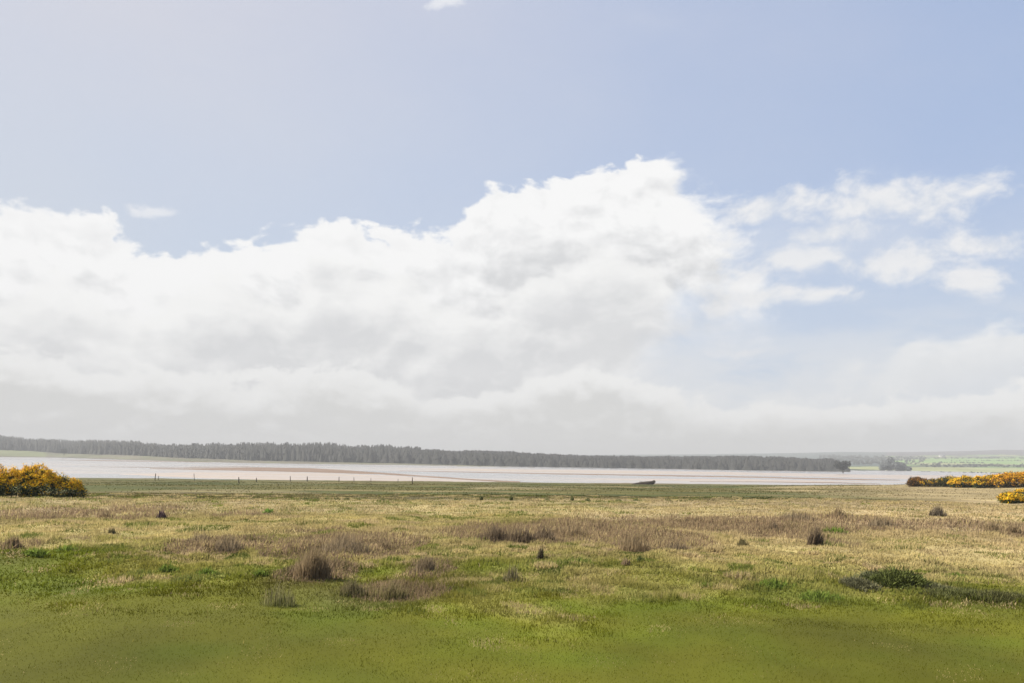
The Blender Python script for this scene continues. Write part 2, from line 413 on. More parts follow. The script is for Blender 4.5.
# ------------------------------------------------------------------ ground sheet
fa = np.concatenate([np.linspace(-46, 46, 700), np.linspace(46.6, 313.4, 220)])
fa = np.radians(fa)
rr = np.concatenate([[.0], np.geomspace(1.2, 60, 210), np.geomspace(61, 420, 130), np.geomspace(430, 4300, 16)])
A_, R_ = np.meshgrid(fa, rr)
gx = np.sin(A_) * R_; gy = np.cos(A_) * R_
gz = hterr(gx, gy)
V = np.stack([gx, gy, gz], -1).reshape(-1, 3)
nr, na = len(rr), len(fa)
i, j = np.meshgrid(np.arange(nr - 1), np.arange(na), indexing='ij'); j2 = (j + 1) % na
Fq = np.stack([i * na + j, (i + 1) * na + j, (i + 1) * na + j2, i * na + j2], -1).reshape(-1, 4)[:, ::-1]
cols = colour(V[:, 0], V[:, 1]); near = np.hypot(V[:, 0], V[:, 1]) < 45
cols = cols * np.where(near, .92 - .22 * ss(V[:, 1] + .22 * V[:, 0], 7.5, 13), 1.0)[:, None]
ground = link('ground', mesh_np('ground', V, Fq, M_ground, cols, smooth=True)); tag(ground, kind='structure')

# ------------------------------------------------------------------ water, wet sand, spit
def disc(name, z, mat, r=4250, y0=0):
    a = np.linspace(0, 2 * np.pi, 129)[:-1]
    V = np.concatenate([[[0, y0, z]], np.stack([np.sin(a) * r, np.cos(a) * r + y0, a * 0 + z], -1)])
    Fc = np.stack([np.zeros(128, int), 1 + (np.arange(128) + 1) % 128, 1 + np.arange(128)], -1)
    return link(name, mesh_np(name, V, Fc, mat))
xs_ = np.linspace(-3900, 3900, 80)
V = np.concatenate([np.stack([xs_, xs_ * 0 + 190, xs_ * 0 + SEA], -1), np.stack([xs_, xs_ * 0 + 4000, xs_ * 0 + SEA], -1)])
k = np.arange(79)
water = link('water', mesh_np('water', V, np.stack([k, k + 1, k + 81, k + 80], -1), M_water)); tag(water, kind='structure')
def strip(name, pts, z, mat, seed, thick=.0, sub=30, wob=.8):
    """a flat bank between an upper and a lower line given as (px, y_far, y_near)"""
    pts = np.array(pts, float); px = np.linspace(pts[0, 0], pts[-1, 0], int((pts[-1, 0] - pts[0, 0]) / 3) + 2)
    yt = np.interp(px, pts[:, 0], pts[:, 1]); yb = np.interp(px, pts[:, 0], pts[:, 2])
    yt = yt + (fbm(px / 22, px * 0, seed, 4) - .5) * wob; yb = yb + (fbm(px / 16, px * 0 + 5, seed + 9, 4) - .5) * wob
    yb = np.maximum(yb, yt + .03)
    V = []; Fc = []; K = 7
    for a, (p, t, b) in enumerate(zip(px, yt, yb)):
        X0, Y0 = plane_pt(p, t, z); X1, Y1 = plane_pt(p, b, z)
        for q in range(K):
            u = q / (K - 1); V.append((X0 + (X1 - X0) * u, Y0 + (Y1 - Y0) * u, z - .12 + .12 * min(1, 4 * min(u, 1 - u)) + thick * math.sin(math.pi * u)))
        if a:
            for q in range(K - 1):
                o = a * K + q; Fc.append((o - K, o, o + 1, o - K + 1))
    return link(name, mesh_np(name, V, np.array(Fc)[:, ::-1], mat, smooth=True))
tag(strip('sandbank', [(395, 468.3, 468.5), (470, 468.4, 471.2), (560, 469.2, 473.2), (640, 470.3, 474.3), (750, 472, 475.8), (860, 474, 478.5), (960, 474.6, 482.5), (1120, 476, 486)], SEA + .05, M_mud, 5), kind='structure')
tag(strip('mudflat', [(560, 478.6, 478.8), (650, 478.2, 481.0), (740, 478.6, 483), (850, 480.6, 482.2), (960, 483, 484)], SEA + .05, M_mud, 12), kind='structure')
tag(strip('sandbank', [(120, 473.8, 474), (200, 470.6, 480), (300, 471.2, 483), (400, 475, 485), (440, 478, 486), (520, 482, 486)], SEA + .05, M_mud, 15), kind='structure')
tag(strip('spit', [(150, 468.6, 468.8), (205, 467.8, 469.9), (260, 466.9, 471.0), (310, 467.9, 472.2), (345, 469.8, 473.2), (380, 472.2, 474.2), (420, 475.2, 476.6), (470, 478.9, 479.9), (520, 481.3, 482.6)],
          SEA + .10, M_spit, 17, thick=.15, wob=.5), kind='structure')
tag(strip('mud_bar', [(90, 466.6, 466.8), (150, 466.9, 467.5), (200, 466.7, 467.4), (250, 466.3, 466.8)], SEA + .10, M_spit, 19, wob=.5), kind='structure')
tag(strip('mud_bar', [(400, 470.7, 470.9), (470, 471.6, 472.2), (560, 473.3, 474.3), (640, 474.4, 475.6), (750, 476.2, 477.6), (850, 478.6, 479.9), (900, 479.7, 480.3)], SEA + .10, M_spit, 21, wob=.4), kind='structure')
tag(strip('mud_bar', [(60, 459.8, 459.9), (100, 460.0, 460.9), (150, 461.0, 461.6), (210, 462.0, 462.3)], SEA + .10, M_spit, 23, wob=.3), kind='structure')
tag(strip('mud_bar', [(690, 481.4, 481.5), (760, 481.3, 482.0), (830, 482.0, 482.9), (880, 483.6, 484.0)], SEA + .10, M_spit, 25, wob=.4), kind='structure')

# ------------------------------------------------------------------ far shore and hills
def zat(px, py, d):
    """height of the point d metres forward seen at this photograph position"""
    v = ray(px, py); t = d / v[1]; return v[0] * t, d, EYE + v[2] * t
WL = np.array([(-260, 453), (0, 457), (60, 457.6), (100, 459), (180, 461.5), (250, 463.2), (400, 465.2), (512, 467.6), (640, 469.6), (750, 471.6), (852, 473.2), (884, 474)])
BL = np.array([(-260, 443), (0, 450), (30, 451), (70, 454), (120, 455), (180, 458), (250, 460.5), (400, 463.6), (512, 466.6), (640, 468.8), (750, 471), (852, 472.9), (884, 474)])
TL = np.array([(-260, 431), (0, 435.5), (30, 438.6), (50, 439), (75, 440.6), (93, 440.4), (130, 441.4), (150, 443.4), (165, 445), (190, 444), (230, 443.4), (270, 443.2), (330, 443.8), (350, 446), (384, 445.6), (400, 446.6),
               (450, 449.4), (512, 451), (530, 452.4), (580, 454.4), (640, 455.6), (700, 455.2), (768, 455.6), (800, 457), (832, 458.2), (838, 460.5), (846, 465.5), (853, 472)])
def wl(px): return np.interp(px, WL[:, 0], WL[:, 1])
V = []; Fc = []; C_ = []; K = 9
pxs = np.arange(-260, 885, 4.0)
shore = {}
for a, p in enumerate(pxs):
    x0, y0 = plane_pt(p, wl(p)); 
    y0 = min(y0, 1500)
    bl = np.interp(p, BL[:, 0], BL[:, 1])
    d1 = y0 + 90 + 60 * ss(250 - p, 0, 250)
    x1, _, z1 = zat(p, bl, d1)
    shore[a] = (y0, d1, z1)
    for q in range(K):
        if q < 5:
            u = q / 4; d = y0 + (d1 - y0) * u; z = SEA - .1 + (z1 - SEA + .1) * u
        else:
            u = (q - 4) / 4; d = d1 + 420 * u; z = z1 + 2 * u
        v = ray(p, 458); xx = v[0] / v[1] * d
        V.append((xx, d, z + (0 if q == 0 else (fbm(p / 9, q * 3.1, 77, 3) - .5) * .8)))
        gN = fbm(p / 25, q * .7, 91, 3)
        cgr = lerp(np.array([.13, .115, .08]), np.array([.125, .125, .07]), float(ss(gN, .4, .6)))
        if p < 45: cgr = lerp(cgr, np.array([.17, .19, .08]), .7)
        if q == 0: cgr = np.array([.10, .085, .06])
        if q >= 5: cgr = np.array([.05, .06, .03])
        C_.append(cgr)
    if a:
        for q in range(K - 1):
            o = a * K + q; Fc.append((o - K, o, o + 1, o - K + 1))
tag(link('far_shore', mesh_np('far_shore', V, Fc, M_far, np.array(C_), smooth=True)), kind='structure')

# far hills on the right
HP = [(800, 474.5), (980, 471.8), (1150, 467.8), (1350, 465.3), (1700, 462), (2200, 457.3), (2700, 453.3), (3200, 450.2), (3700, 451.5)]
HT = np.array([(560, 455), (700, 454.2), (790, 453), (840, 451.8), (880, 452), (920, 451.8), (960, 451), (1000, 449.8), (1060, 449.6), (1400, 447)])
pxs = np.arange(560, 1420, 4.0); ds = np.geomspace(800, 3700, 70)
V = []; C_ = []; Fc = []
HPd = np.array(HP)
def hill_py(p, d):
    base = np.interp(d, HPd[:, 0], HPd[:, 1])
    top = np.interp(p, HT[:, 0], HT[:, 1])
    f = np.interp(d, [800, 3200, 3700], [0, 1, 1]) ** 1.5
    base = base + (top - 450.2) * f
    return base + (hor(p) - hor(985)) * (1 - f) * .35
def hill_z(p, d): return zat(p, hill_py(p, d), d)
for a, p in enumerate(pxs):
    for b, d in enumerate(ds):
        x, y, z = hill_z(p, d)
        if p < 860: z -= (860 - p) * .02 * (1 - ss(d, 1500, 3000))
        V.append((x, y, z))
        n = float(fbm(x / 160, y / 260, 101, 3)); n2 = float(fbm(x / 60, y / 90, 105, 3))
        fld = np.array([.17, .27, .07]) if n > .42 else np.array([.24, .25, .11])
        if d < 900: cc = np.array([.16, .14, .11])
        elif d < 1180: cc = fld
        elif d < 1420: cc = np.array([.08, .10, .05]) if n2 > .38 else fld
        elif d < 2050: cc = fld if p > 905 + 60 * (n2 - .5) or n > .6 else np.array([.06, .075, .05])
        elif d < 2500: cc = np.array([.10, .11, .07]) if n2 < .52 else fld
        else: cc = np.array([.085, .075, .075])
        if p < 885 and d > 1250: cc = np.array([.06, .08, .07])
        C_.append(cc)
    if a:
        L_ = len(ds)
        for q in range(L_ - 1):
            o = a * L_ + q; Fc.append((o - L_, o, o + 1, o - L_ + 1))
tag(link('hills', mesh_np('hills', V, Fc, M_far, np.array(C_), smooth=True)), kind='structure')

# ------------------------------------------------------------------ trees
def leaf_quads(P_, nrm, size, col, jit=.25, r=rng, elong=1.6):
    n = len(P_)
    t = np.cross(nrm + r.normal(0, .6, (n, 3)), r.normal(0, 1, (n, 3))); t /= np.linalg.norm(t, axis=1)[:, None] + 1e-9
    b = np.cross(nrm + r.normal(0, .5, (n, 3)), t); b /= np.linalg.norm(b, axis=1)[:, None] + 1e-9
    s = size * r.uniform(.6, 1.3, (n, 1))
    A = P_ + t * s * elong * .5; B = P_ - t * s * elong * .5 ; C = P_ + b * s * .5; 
    Vv = np.stack([A, B, C], 1).reshape(-1, 3)
    Ff = np.arange(3 * n).reshape(-1, 3)
    cc = np.repeat(col * (1 + r.uniform(-jit, jit, (n, 1))), 3, 0) if np.ndim(col) == 2 else np.repeat(np.array(col)[None] * (1 + r.uniform(-jit, jit, (n, 1))), 3, 0)
    return Vv, Ff, cc
def cat_(parts):
    Vs, Fs, Cs = [], [], []; off = 0
    for v, f, c_ in parts: Vs.append(v); Fs.append(np.asarray(f) + off); Cs.append(c_); off += len(v)
    return np.concatenate(Vs), np.concatenate(Fs), np.concatenate(Cs)
def conifers(pos, hts, cols, sides=7, tiers=4, wr=.22):
    """ragged spruces: tiers of drooping irregular skirts round a thin stem"""
    n = len(pos); Vs = []; Fs = []; Cs = []; off = 0
    for i in range(n):
        x, y, z = pos[i]; h = hts[i]; rot = rng.random() * 6.3
        lean = rng.normal(0, .02, 2) * h
        for t in range(tiers):
            zb = h * (.02 + .8 * t / tiers); zt = min(h, zb + h * (.92 / tiers) * 1.75)
            r0 = h * (wr if np.ndim(wr) == 0 else wr[i]) * (1 - .82 * t / tiers) * rng.uniform(.8, 1.15)
            a = rot + t + np.arange(sides) * 2 * np.pi / sides
            rj = r0 * rng.uniform(.6, 1.2, sides)
            ring = np.stack([x + np.cos(a) * rj, y + np.sin(a) * rj, z + zb + rng.uniform(-.05, .05, sides) * h], -1)
            top = [[x + lean[0] * t / tiers, y + lean[1] * t / tiers, z + zt]]
            Vs.append(ring); Vs.append(top)
            k = np.arange(sides)
            Fs.append(np.stack([off + k, off + (k + 1) % sides, np.full(sides, off + sides)], -1)); off += sides + 1
            Cs.append(np.repeat([cols[i] * rng.uniform(.92, 1.08)], sides + 1, 0))
    return np.concatenate(Vs), np.concatenate(Fs), np.concatenate(Cs)
pos = []; hts = []; cl = []
for a in range(20000):
    p = rng.uniform(-250, 853)
    u = rng.random() ** .8
    y0 = min(plane_pt(p, wl(p))[1], 1500)
    d1 = y0 + 90 + 60 * float(ss(250 - p, 0, 250))
    bl = np.interp(p, BL[:, 0], BL[:, 1]); z1 = zat(p, bl, d1)[2]
    d = d1 + u * 330
    v = ray(p, 458); x = v[0] / v[1] * d; z = z1 + 1.5 * u
    tp = np.interp(p, TL[:, 0], TL[:, 1])
    ztop = zat(p, tp, d)[2]
    jag = .11 if p < 420 else .045
    if p > 852 - u * 8: continue
    hh = (ztop - z) * (1 + min(rng.normal(-.06, jag), .14 if p < 420 else .03))
    hh *= rng.uniform(.3, 1.0) if u < .2 else (rng.uniform(.65, 1.0) if u < .5 else 1)
    hh *= 1 - .30 * max(0, fbm(p / 9, u * 2, 55, 3) - .35)
    if hh < 1.5: continue
    pos.append((x, d, z)); hts.append(hh)
    k = float(fbm(p / 18, u * 4, 57, 3))
    cl.append(lerp(np.array([.046, .048, .040]), np.array([.058, .055, .048]), k) * (1 - .4 * float(ss(p, 150, 480))))
# sprays of needles between and in front of the stems
r2 = np.random.default_rng(88); PA = np.array(pos); HA = np.array(hts); CA = np.array(cl)
k = r2.integers(0, len(PA), 120000); u_ = r2.random(len(k)) ** .8
rad = HA[k] * .22 * (1.05 - u_ * .9)
an = r2.uniform(0, 6.283, len(k))
PP = np.stack([PA[k, 0] + np.cos(an) * rad, PA[k, 1] + np.sin(an) * rad, PA[k, 2] + HA[k] * (u_ * .97)], -1)
sp = leaf_quads(PP, np.stack([np.cos(an), np.sin(an), .3 + 0 * an], -1), 2.0, CA[k], .15, r2, 1.5)
Vc, Fc, Cc = cat_([conifers(pos, hts, cl, sides=5, tiers=2, wr=.22 + .26 * ss(PA[:, 0] / PA[:, 1], -.28, -.08)), sp])
fo = link('conifer_forest', mesh_np('conifer_forest', Vc, Fc, M_tree, Cc)); tag(fo, 'long dark conifer plantation running along the far shore', 'forest', kind='stuff')

def crown_pts(n, rx, ry, rz, lumps=7, seed=0):
    """random points near the surface of a lumpy crown (union of balls)"""
    r = np.random.default_rng(seed)
    cen = r.normal(0, 1, (lumps, 3)); cen /= np.linalg.norm(cen, axis=1)[:, None]; cen *= r.uniform(.15, .62, (lumps, 1)); rad = r.uniform(.32, .52, lumps)
    k = r.integers(0, lumps, n); d = r.normal(0, 1, (n, 3)); d /= np.linalg.norm(d, axis=1)[:, None]
    p = cen[k] + d * (rad[k] * r.uniform(.6, 1.02, n))[:, None]
    return p * np.array([rx, ry, rz]), d
def tube(pts, radii, col, sides=7):
    pts = np.array(pts, float); n = len(pts); Vv = []; Ff = []
    for i in range(n):
        t = pts[min(i + 1, n - 1)] - pts[max(i - 1, 0)]; t /= np.linalg.norm(t)
        u = np.cross(t, [.3, .2, 1.0] if abs(t[2]) < .9 else [1, .1, 0]); u /= np.linalg.norm(u); v = np.cross(t, u)
        for k in range(sides):
            a = 2 * np.pi * k / sides; rj = radii[i] * (1 + .12 * math.sin(3.1 * k + i * 1.7))
            Vv.append(pts[i] + (u * math.cos(a) + v * math.sin(a)) * rj)
    for i in range(n - 1):
        for k in range(sides):
            a, b = i * sides + k, i * sides + (k + 1) % sides
            Ff += [(a, b, b + sides), (a, b + sides, a + sides)]
    c0 = len(Vv); Vv += [pts[0], pts[-1]]
    for k in range(sides):
        Ff.append((c0, (k + 1) % sides, k)); Ff.append((c0 + 1, (n - 1) * sides + k, (n - 1) * sides + (k + 1) % sides))
    return np.array(Vv), np.array(Ff), np.repeat([np.array(col, float)], len(Vv), 0)
def round_tree(px, base_py, d, wpx, top_py, label, group=None, col=(.05, .06, .04), seed=1, name='tree', zfix=None):
    x, y, z = zat(px, base_py, d); ht = zat(px, top_py, d)[2] - z; rw = wpx / F * d / 2
    root = link(name, None, loc=(x, y, z)); tag(root, label, 'tree', group)
    tv = tube([(0, 0, -.5), (0, 0, ht * .3), (rw * .05, 0, ht * .6)], [ht * .04, ht * .03, ht * .015], (.10, .08, .06))
    link('trunk', mesh_np('trunk', *tv[:2], M_wood, tv[2]), root)
    P_, nn = crown_pts(900, rw / .95, rw / .95, ht * .5, 8, seed); P_[:, 2] += ht * .52; P_[:, 2] = np.maximum(P_[:, 2], ht * .05)
    lv = leaf_quads(P_, nn, ht * .12, np.array(col), .3)
    link('crown', mesh_np('crown', *lv[:2], M_tree, lv[2]), root)
    return root
CG = 'trees of the copse on the far right shore'
for i, (px, top, wd, lab) in enumerate([(884, 460, 11, 'small rounded tree at the left end of the hazy copse on the far right shore'),
        (890, 457.5, 13, 'tall broad tree in the left half of the hazy copse on the far right shore'),
        (897, 458.4, 13, 'broad tree right of the tallest one in the hazy far copse'),
        (903, 461.5, 12, 'lower tree in the right half of the hazy far copse'),
        (909, 464.2, 8, 'smallest tree at the right end of the hazy far copse')]):
    round_tree(px, 473.3, 960 + 18 * (i % 2), wd, top, lab, CG, seed=i + 3, col=(.10, .11, .105))
round_tree(64, 455.2, 960, 8, 447.5, 'small dark bushy tree on the far left shore in front of the forest', seed=21)
round_tree(843, 472.7, 600, 22, 458.6, 'dark rounded tree at the right tip of the conifer plantation', seed=22, col=(.028, .030, .024))
round_tree(857, 459.0, 1800, 5, 456.0, 'faint tree on the hazy slope just right of the plantation tip', seed=23)
# hedgerow woods on the hills: masses, not countable
def woods(name, label, spans, seed):
    r = np.random.default_rng(seed); parts = []
    for x0, x1, d0, d1, hpx, n in spans:
        for _ in range(n):
            p = r.uniform(x0, x1); d = r.uniform(d0, d1); x, y, z = hill_z(p, d); hh = hpx * d / F * r.uniform(.6, 1.15)
            P_, nn = crown_pts(26, hh * .75, hh * .75, hh * .6, 3, int(r.integers(1e6))); P_ += (x, y, z + hh * .4)
            parts.append(leaf_quads(P_, nn, hh * .55, np.array([.05, .06, .045]), .3, r))
    v = cat_(parts); o = link(name, mesh_np(name, *v[:2], M_tree, v[2])); tag(o, label, 'woodland', kind='stuff')
woods('hedgerow_woods', 'hazy hedges and shelter belts between the green fields on the far right hills',
      [(925, 1035, 1180, 1260, 2.2, 90), (915, 1030, 1330, 1380, 1.8, 70), (940, 985, 1560, 1600, 1.5, 26), (905, 1030, 2050, 2110, 1.6, 70), (950, 1035, 1800, 1830, 1.2, 40), (914, 1035, 860, 890, 1.6, 90), (905, 940, 1500, 1540, 1.6, 22)], 5)
woods('hillside_wood', 'blue grey hazy woodland on the slope behind the plantation tip', [(820, 884, 1350, 2300, 2.6, 260), (882, 925, 1650, 2300, 2.0, 110)], 6)

# farmhouse on the hill
def box(x0, x1, y0, y1, z0, z1, col):
    Vv = np.array([(x, y, z) for x in (x0, x1) for y in (y0, y1) for z in (z0, z1)], float)
    q = [(0, 1, 3, 2), (4, 6, 7, 5), (0, 4, 5, 1), (2, 3, 7, 6), (0, 2, 6, 4), (1, 5, 7, 3)]
    return Vv, np.array([t for a, b, c_, d in q for t in ((a, b, c_), (a, c_, d))]), np.repeat([np.array(col, float)], 8, 0)
def farmhouse(px, d, L, lab):
    x, y, z = hill_z(px, d)
    root = link('farmhouse', None, loc=(x, y, z)); tag(root, lab, 'house')
    b = box(-L / 2, L / 2, -3.5, 3.5, -1, 4, (.62, .60, .55)); link('wall', mesh_np('wall', *b[:2], M_wood, b[2]), root)
    Vr = np.array([(-L / 2 - .4, -4, 4), (L / 2 + .4, -4, 4), (L / 2 + .4, 4, 4), (-L / 2 - .4, 4, 4), (-L / 2 - .4, 0, 7), (L / 2 + .4, 0, 7)], float)
    Fr = np.array([(0, 1, 5), (0, 5, 4), (2, 3, 4), (2, 4, 5), (0, 4, 3), (1, 2, 5), (0, 3, 2), (0, 2, 1)])
    rf = link('roof', mesh_np('roof', Vr, Fr, M_wood, np.repeat([[.2, .2, .21]], 6, 0)), root)
    b = box(L / 2 - 1.4, L / 2 - .5, -.5, .5, 6.2, 8.2, (.5, .48, .45)); link('chimney', mesh_np('chimney', *b[:2], M_wood, b[2]), rf)
    for xx in (-L * .28, L * .28):
        b = box(xx - .6, xx + .6, -3.56, -3.48, 1.2, 2.6, (.05, .05, .06)); link('window', mesh_np('window', *b[:2], M_wood, b[2]), root)
    b = box(-.5, .5, -3.56, -3.48, 0, 2.1, (.1, .08, .06)); link('door', mesh_np('door', *b[:2], M_wood, b[2]), root)
farmhouse(942, 2300, 15, 'tiny pale farmhouse with a grey roof on the hazy far right hillside')

# ------------------------------------------------------------------ grass
def blades(x, y, h, wd, col, lean=.35, two=True, z=None, wind=(.22, -.05), tipcol=None):
    n = len(x)
    if z is None: z = hterr(x, y)
    a = rng.uniform(0, 2 * np.pi, n); l = np.abs(rng.normal(0, 1, n)) * lean * h
    dx = np.cos(a) * l + wind[0] * h; dy = np.sin(a) * l + wind[1] * h
    f = rng.uniform(0, np.pi, n); wx = np.cos(f) * wd / 2; wy = np.sin(f) * wd / 2
    b = np.stack([x, y, z - .01], -1); W = np.stack([wx, wy, 0 * wx], -1)
    tip = b + np.stack([dx, dy, np.sqrt(np.maximum(h * h - dx * dx - dy * dy, (h * .25) ** 2))], -1)
    if two:
        mid = b + np.stack([dx * .3, dy * .3, (tip[:, 2] - b[:, 2]) * .58], -1)
        Vv = np.stack([b - W, b + W, mid - W * .8, mid + W * .8, tip], 1).reshape(-1, 3)
        k = np.arange(n)[:, None] * 5
        Ff = np.concatenate([k + [0, 1, 3], k + [0, 3, 2], k + [2, 3, 4]], 0)
        m_ = 5
    else:
        Vv = np.stack([b - W, b + W, tip], 1).reshape(-1, 3); k = np.arange(n)[:, None] * 3; Ff = k + [0, 1, 2]; m_ = 3
    cc = np.repeat(col, m_, 0)
    if tipcol is not None:
        tm = np.zeros(m_); tm[-1] = 1
        if m_ == 5: tm[2:4] = .5
        T = np.tile(tm, n)[:, None]; cc = cc * (1 - T) + np.repeat(tipcol, m_, 0) * T
    return Vv, Ff, cc
def ring_points(n, r0, r1, half=R(56)):
    n = int(n * 1.15)
    if r0 > 30: half = R(46)
    # even between r0 and r1 inside a wedge wider than the view, thinning towards its sides
    r = np.sqrt(rng.uniform(r0 * r0, r1 * r1, n)); k_ = rng.random(n) < .82
    a = np.where(k_, rng.uniform(-R(37), R(37), n), rng.uniform(R(37), half, n) * np.where(rng.random(n) < .5, -1, 1))
    return np.sin(a) * r, np.cos(a) * r
def cells(x, y, size, seed):
    """nearest jittered tussock centre: its random numbers and the distance to it (0 centre, 1 rim)"""
    u = x / size; v = y / size; iu = np.floor(u); iv = np.floor(v)
    bd = np.full(len(x), 9.); r1 = np.zeros(len(x)); r2 = r1.copy(); r3 = r1.copy()
    for a in (-1, 0, 1):
        for b in (-1, 0, 1):
            ci, cj = iu + a, iv + b
            d = np.hypot(ci + .1 + .8 * H(ci, cj, seed) - u, cj + .1 + .8 * H(ci, cj, seed + 1) - v)
            q = d < bd; bd = np.where(q, d, bd)
            r1 = np.where(q, H(ci, cj, seed + 2), r1); r2 = np.where(q, H(ci, cj, seed + 3), r2); r3 = np.where(q, H(ci, cj, seed + 4), r3)
    return np.clip(bd / .75, 0, 1), r1, r2, r3
parts = []
for r0, r1_, n, two in ((3.8, 7.5, 200000, False), (7.5, 11, 230000, False), (11, 16, 230000, True), (16, 23, 220000, False), (23, 42, 240000, False)):
    x, y = ring_points(n, r0, r1_)
    n = len(x)
    dry, marsh, n1, n2 = fields(x, y)
    pb, pg, pd, ps = patch(PB, x, y, 2), patch(PG, x, y, 3), patch(PD, x, y, 4), patch(PS, x, y, 1)
    cd, ca, cb_, cc_ = cells(x, y + .3 * vnoise(x * 2, y * 2, 4), .34 if r1_ < 17 else .55, 300)
    dome = np.sqrt(np.clip(1 - cd * cd, 0, 1))
    rough = ss(y + .15 * x + (n1 - .5) * 9 + (n2 - .5) * 3, 6.8, 13.5)
    big = (ca > .62) * rough
    h = .016 + .010 * rng.random(n) + .018 * rough * rng.random(n) + .03 * rng.random(n) * ss(fbm(x / .8, y / .6, 191, 3), .45, .7) * ss(y, 7, 10) + dome * big * (.03 + .055 * cb_) * rng.uniform(.6, 1.1, n) + rough * .02 * rng.random(n)
    h = h + pb * rng.uniform(.04, .20, n) * (.4 + .6 * dome) + pg * .05 * rng.random(n) * dome + pd * .05 * rng.random(n)
    h = h * (1 - .25 * marsh)
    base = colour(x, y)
    far_ = ss(np.hypot(x, y), 9, 14)
    # each tussock keeps its own tint: straw, fresh green, dark green
    straw = lerp(STRAW * 1.05, TAN * 1.05, cb_)
    kk = cc_ + rng.normal(0, .10, n)
    ps_ = (.06 + .26 * dry) * rough * (1 - pg * .8) * (1 - pd * .8)
    base = np.where((kk < ps_)[:, None], straw, base)
    base = np.where(((kk > 1 - .15 * rough * (1 - .7 * ss(x, 1, 8) * ss(y, 11.5, 15))) & (pb < .3))[:, None], lerp(np.array([.175, .195, .035]), np.array([.125, .145, .035]), cb_), base)
    base = np.where(((pb > .25) & (rng.random(n) < .6))[:, None], RUSH * rng.uniform(.75, 1.3, (n, 1)), base)
    mot = ss(fbm(x / .8, y / .6, 191, 3), .45, .7) * ss(y, 5.5, 9) * (1 - .7 * dry)
    base = base * (1 - .22 * mot)[:, None]
    tall = (rng.random(n) < .006 * ss(fbm(x / .6, y / .6, 181, 3), .5, .7)) * (1 - rough)
    h = h + tall * rng.uniform(.01, .05, n)
    base = np.where((tall > .3)[:, None], lerp(base * 1.7, STRAW * .8, rng.random(n) * .6), base)
    base = base * (1 + (ca - .5) * (.10 + .22 * rough))[:, None] * rng.uniform(.93, 1.07, (n, 1))
    wd = np.maximum(.006, np.hypot(x, y) * .0011) * rng.uniform(.8, 1.3, n)
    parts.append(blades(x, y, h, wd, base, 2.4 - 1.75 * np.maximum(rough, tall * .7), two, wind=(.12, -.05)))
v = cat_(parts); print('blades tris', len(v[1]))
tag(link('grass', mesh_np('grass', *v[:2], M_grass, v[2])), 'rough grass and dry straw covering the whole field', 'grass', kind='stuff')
# sparse longer growth on the marsh
parts = []
x, y = ring_points(90000, 34, 150); n = len(x); keep = (y > yedge(x)) & (rng.random(len(x)) < .1 + .9 * ss(fbm(x / 7, y / 4, 151, 3), .42, .6)); x, y = x[keep], y[keep]
n = len(x)
cc = colour(x, y) * rng.uniform(.85, 1.25, (n, 1))
parts.append(blades(x, y, rng.uniform(.03, .10, n), np.hypot(x, y) * .0016, cc, .8, False))
v = cat_(parts)
tag(link('marsh_grass', mesh_np('marsh_grass', *v[:2], M_grass, v[2])), 'thin low marsh grass on the green flat beyond the field', 'grass', kind='stuff')

# ------------------------------------------------------------------ tufts
def tuft(name, px, py, wpx, hpx, col, label, cat='rush tuft', group=None, tip=None, dens=1.0, lean=.2, d=None, flat=1.0, wide=1.0):
    x0, y0 = gpt(px, py); dist = math.hypot(x0, y0)
    rw = wpx / F * y0 / 2; ht = hpx / F * y0 * .95
    n = int(np.clip(dens * 300 * (wpx * hpx / 300) ** .6, 60, 2600))
    a = rng.uniform(0, 6.283, n); r = rng.random(n) ** .62; lump = .75 + .5 * vnoise(a * 1.3, a * 0, int(px))
    bx = np.cos(a) * r * rw * .9 * lump; by = np.sin(a) * r * min(rw, 1.2) * .8 * lump
    h = 1.08 * ht * (1.1 - .6 * r ** 2) * rng.uniform(.35, 1.08, n) * (.75 + .5 * vnoise(bx / (rw * .35) + 9, by / (rw * .35), int(py)))
    z0 = float(hterr(x0, y0)); zz = hterr(x0 + bx, y0 + by) - z0
    c0 = np.array(col)[None] * 1.75 * rng.uniform(.6, 1.35, (n, 1))
    tc_ = None if tip is None else np.array(tip)[None] * rng.uniform(.7, 1.3, (n, 1))
    wd = np.maximum(.004, dist * .0008) * wide * rng.uniform(.7, 1.3, n)
    v = blades(bx, by, h, wd, c0, lean, True, z=zz, wind=(.1, 0), tipcol=tc_)
    me = mesh_np(name, *v[:2], M_grass, v[2])
    o = link(name, me, loc=(x0, y0, z0)); tag(o, label, cat, group); return o
BR = (.20, .142, .08); BRD = (.15, .108, .064); GY = (.155, .12, .08); DG = (.05, .065, .02); OG = (.10, .095, .03); PT = (.27, .205, .115)
G1 = 'brown rush tufts in the field'
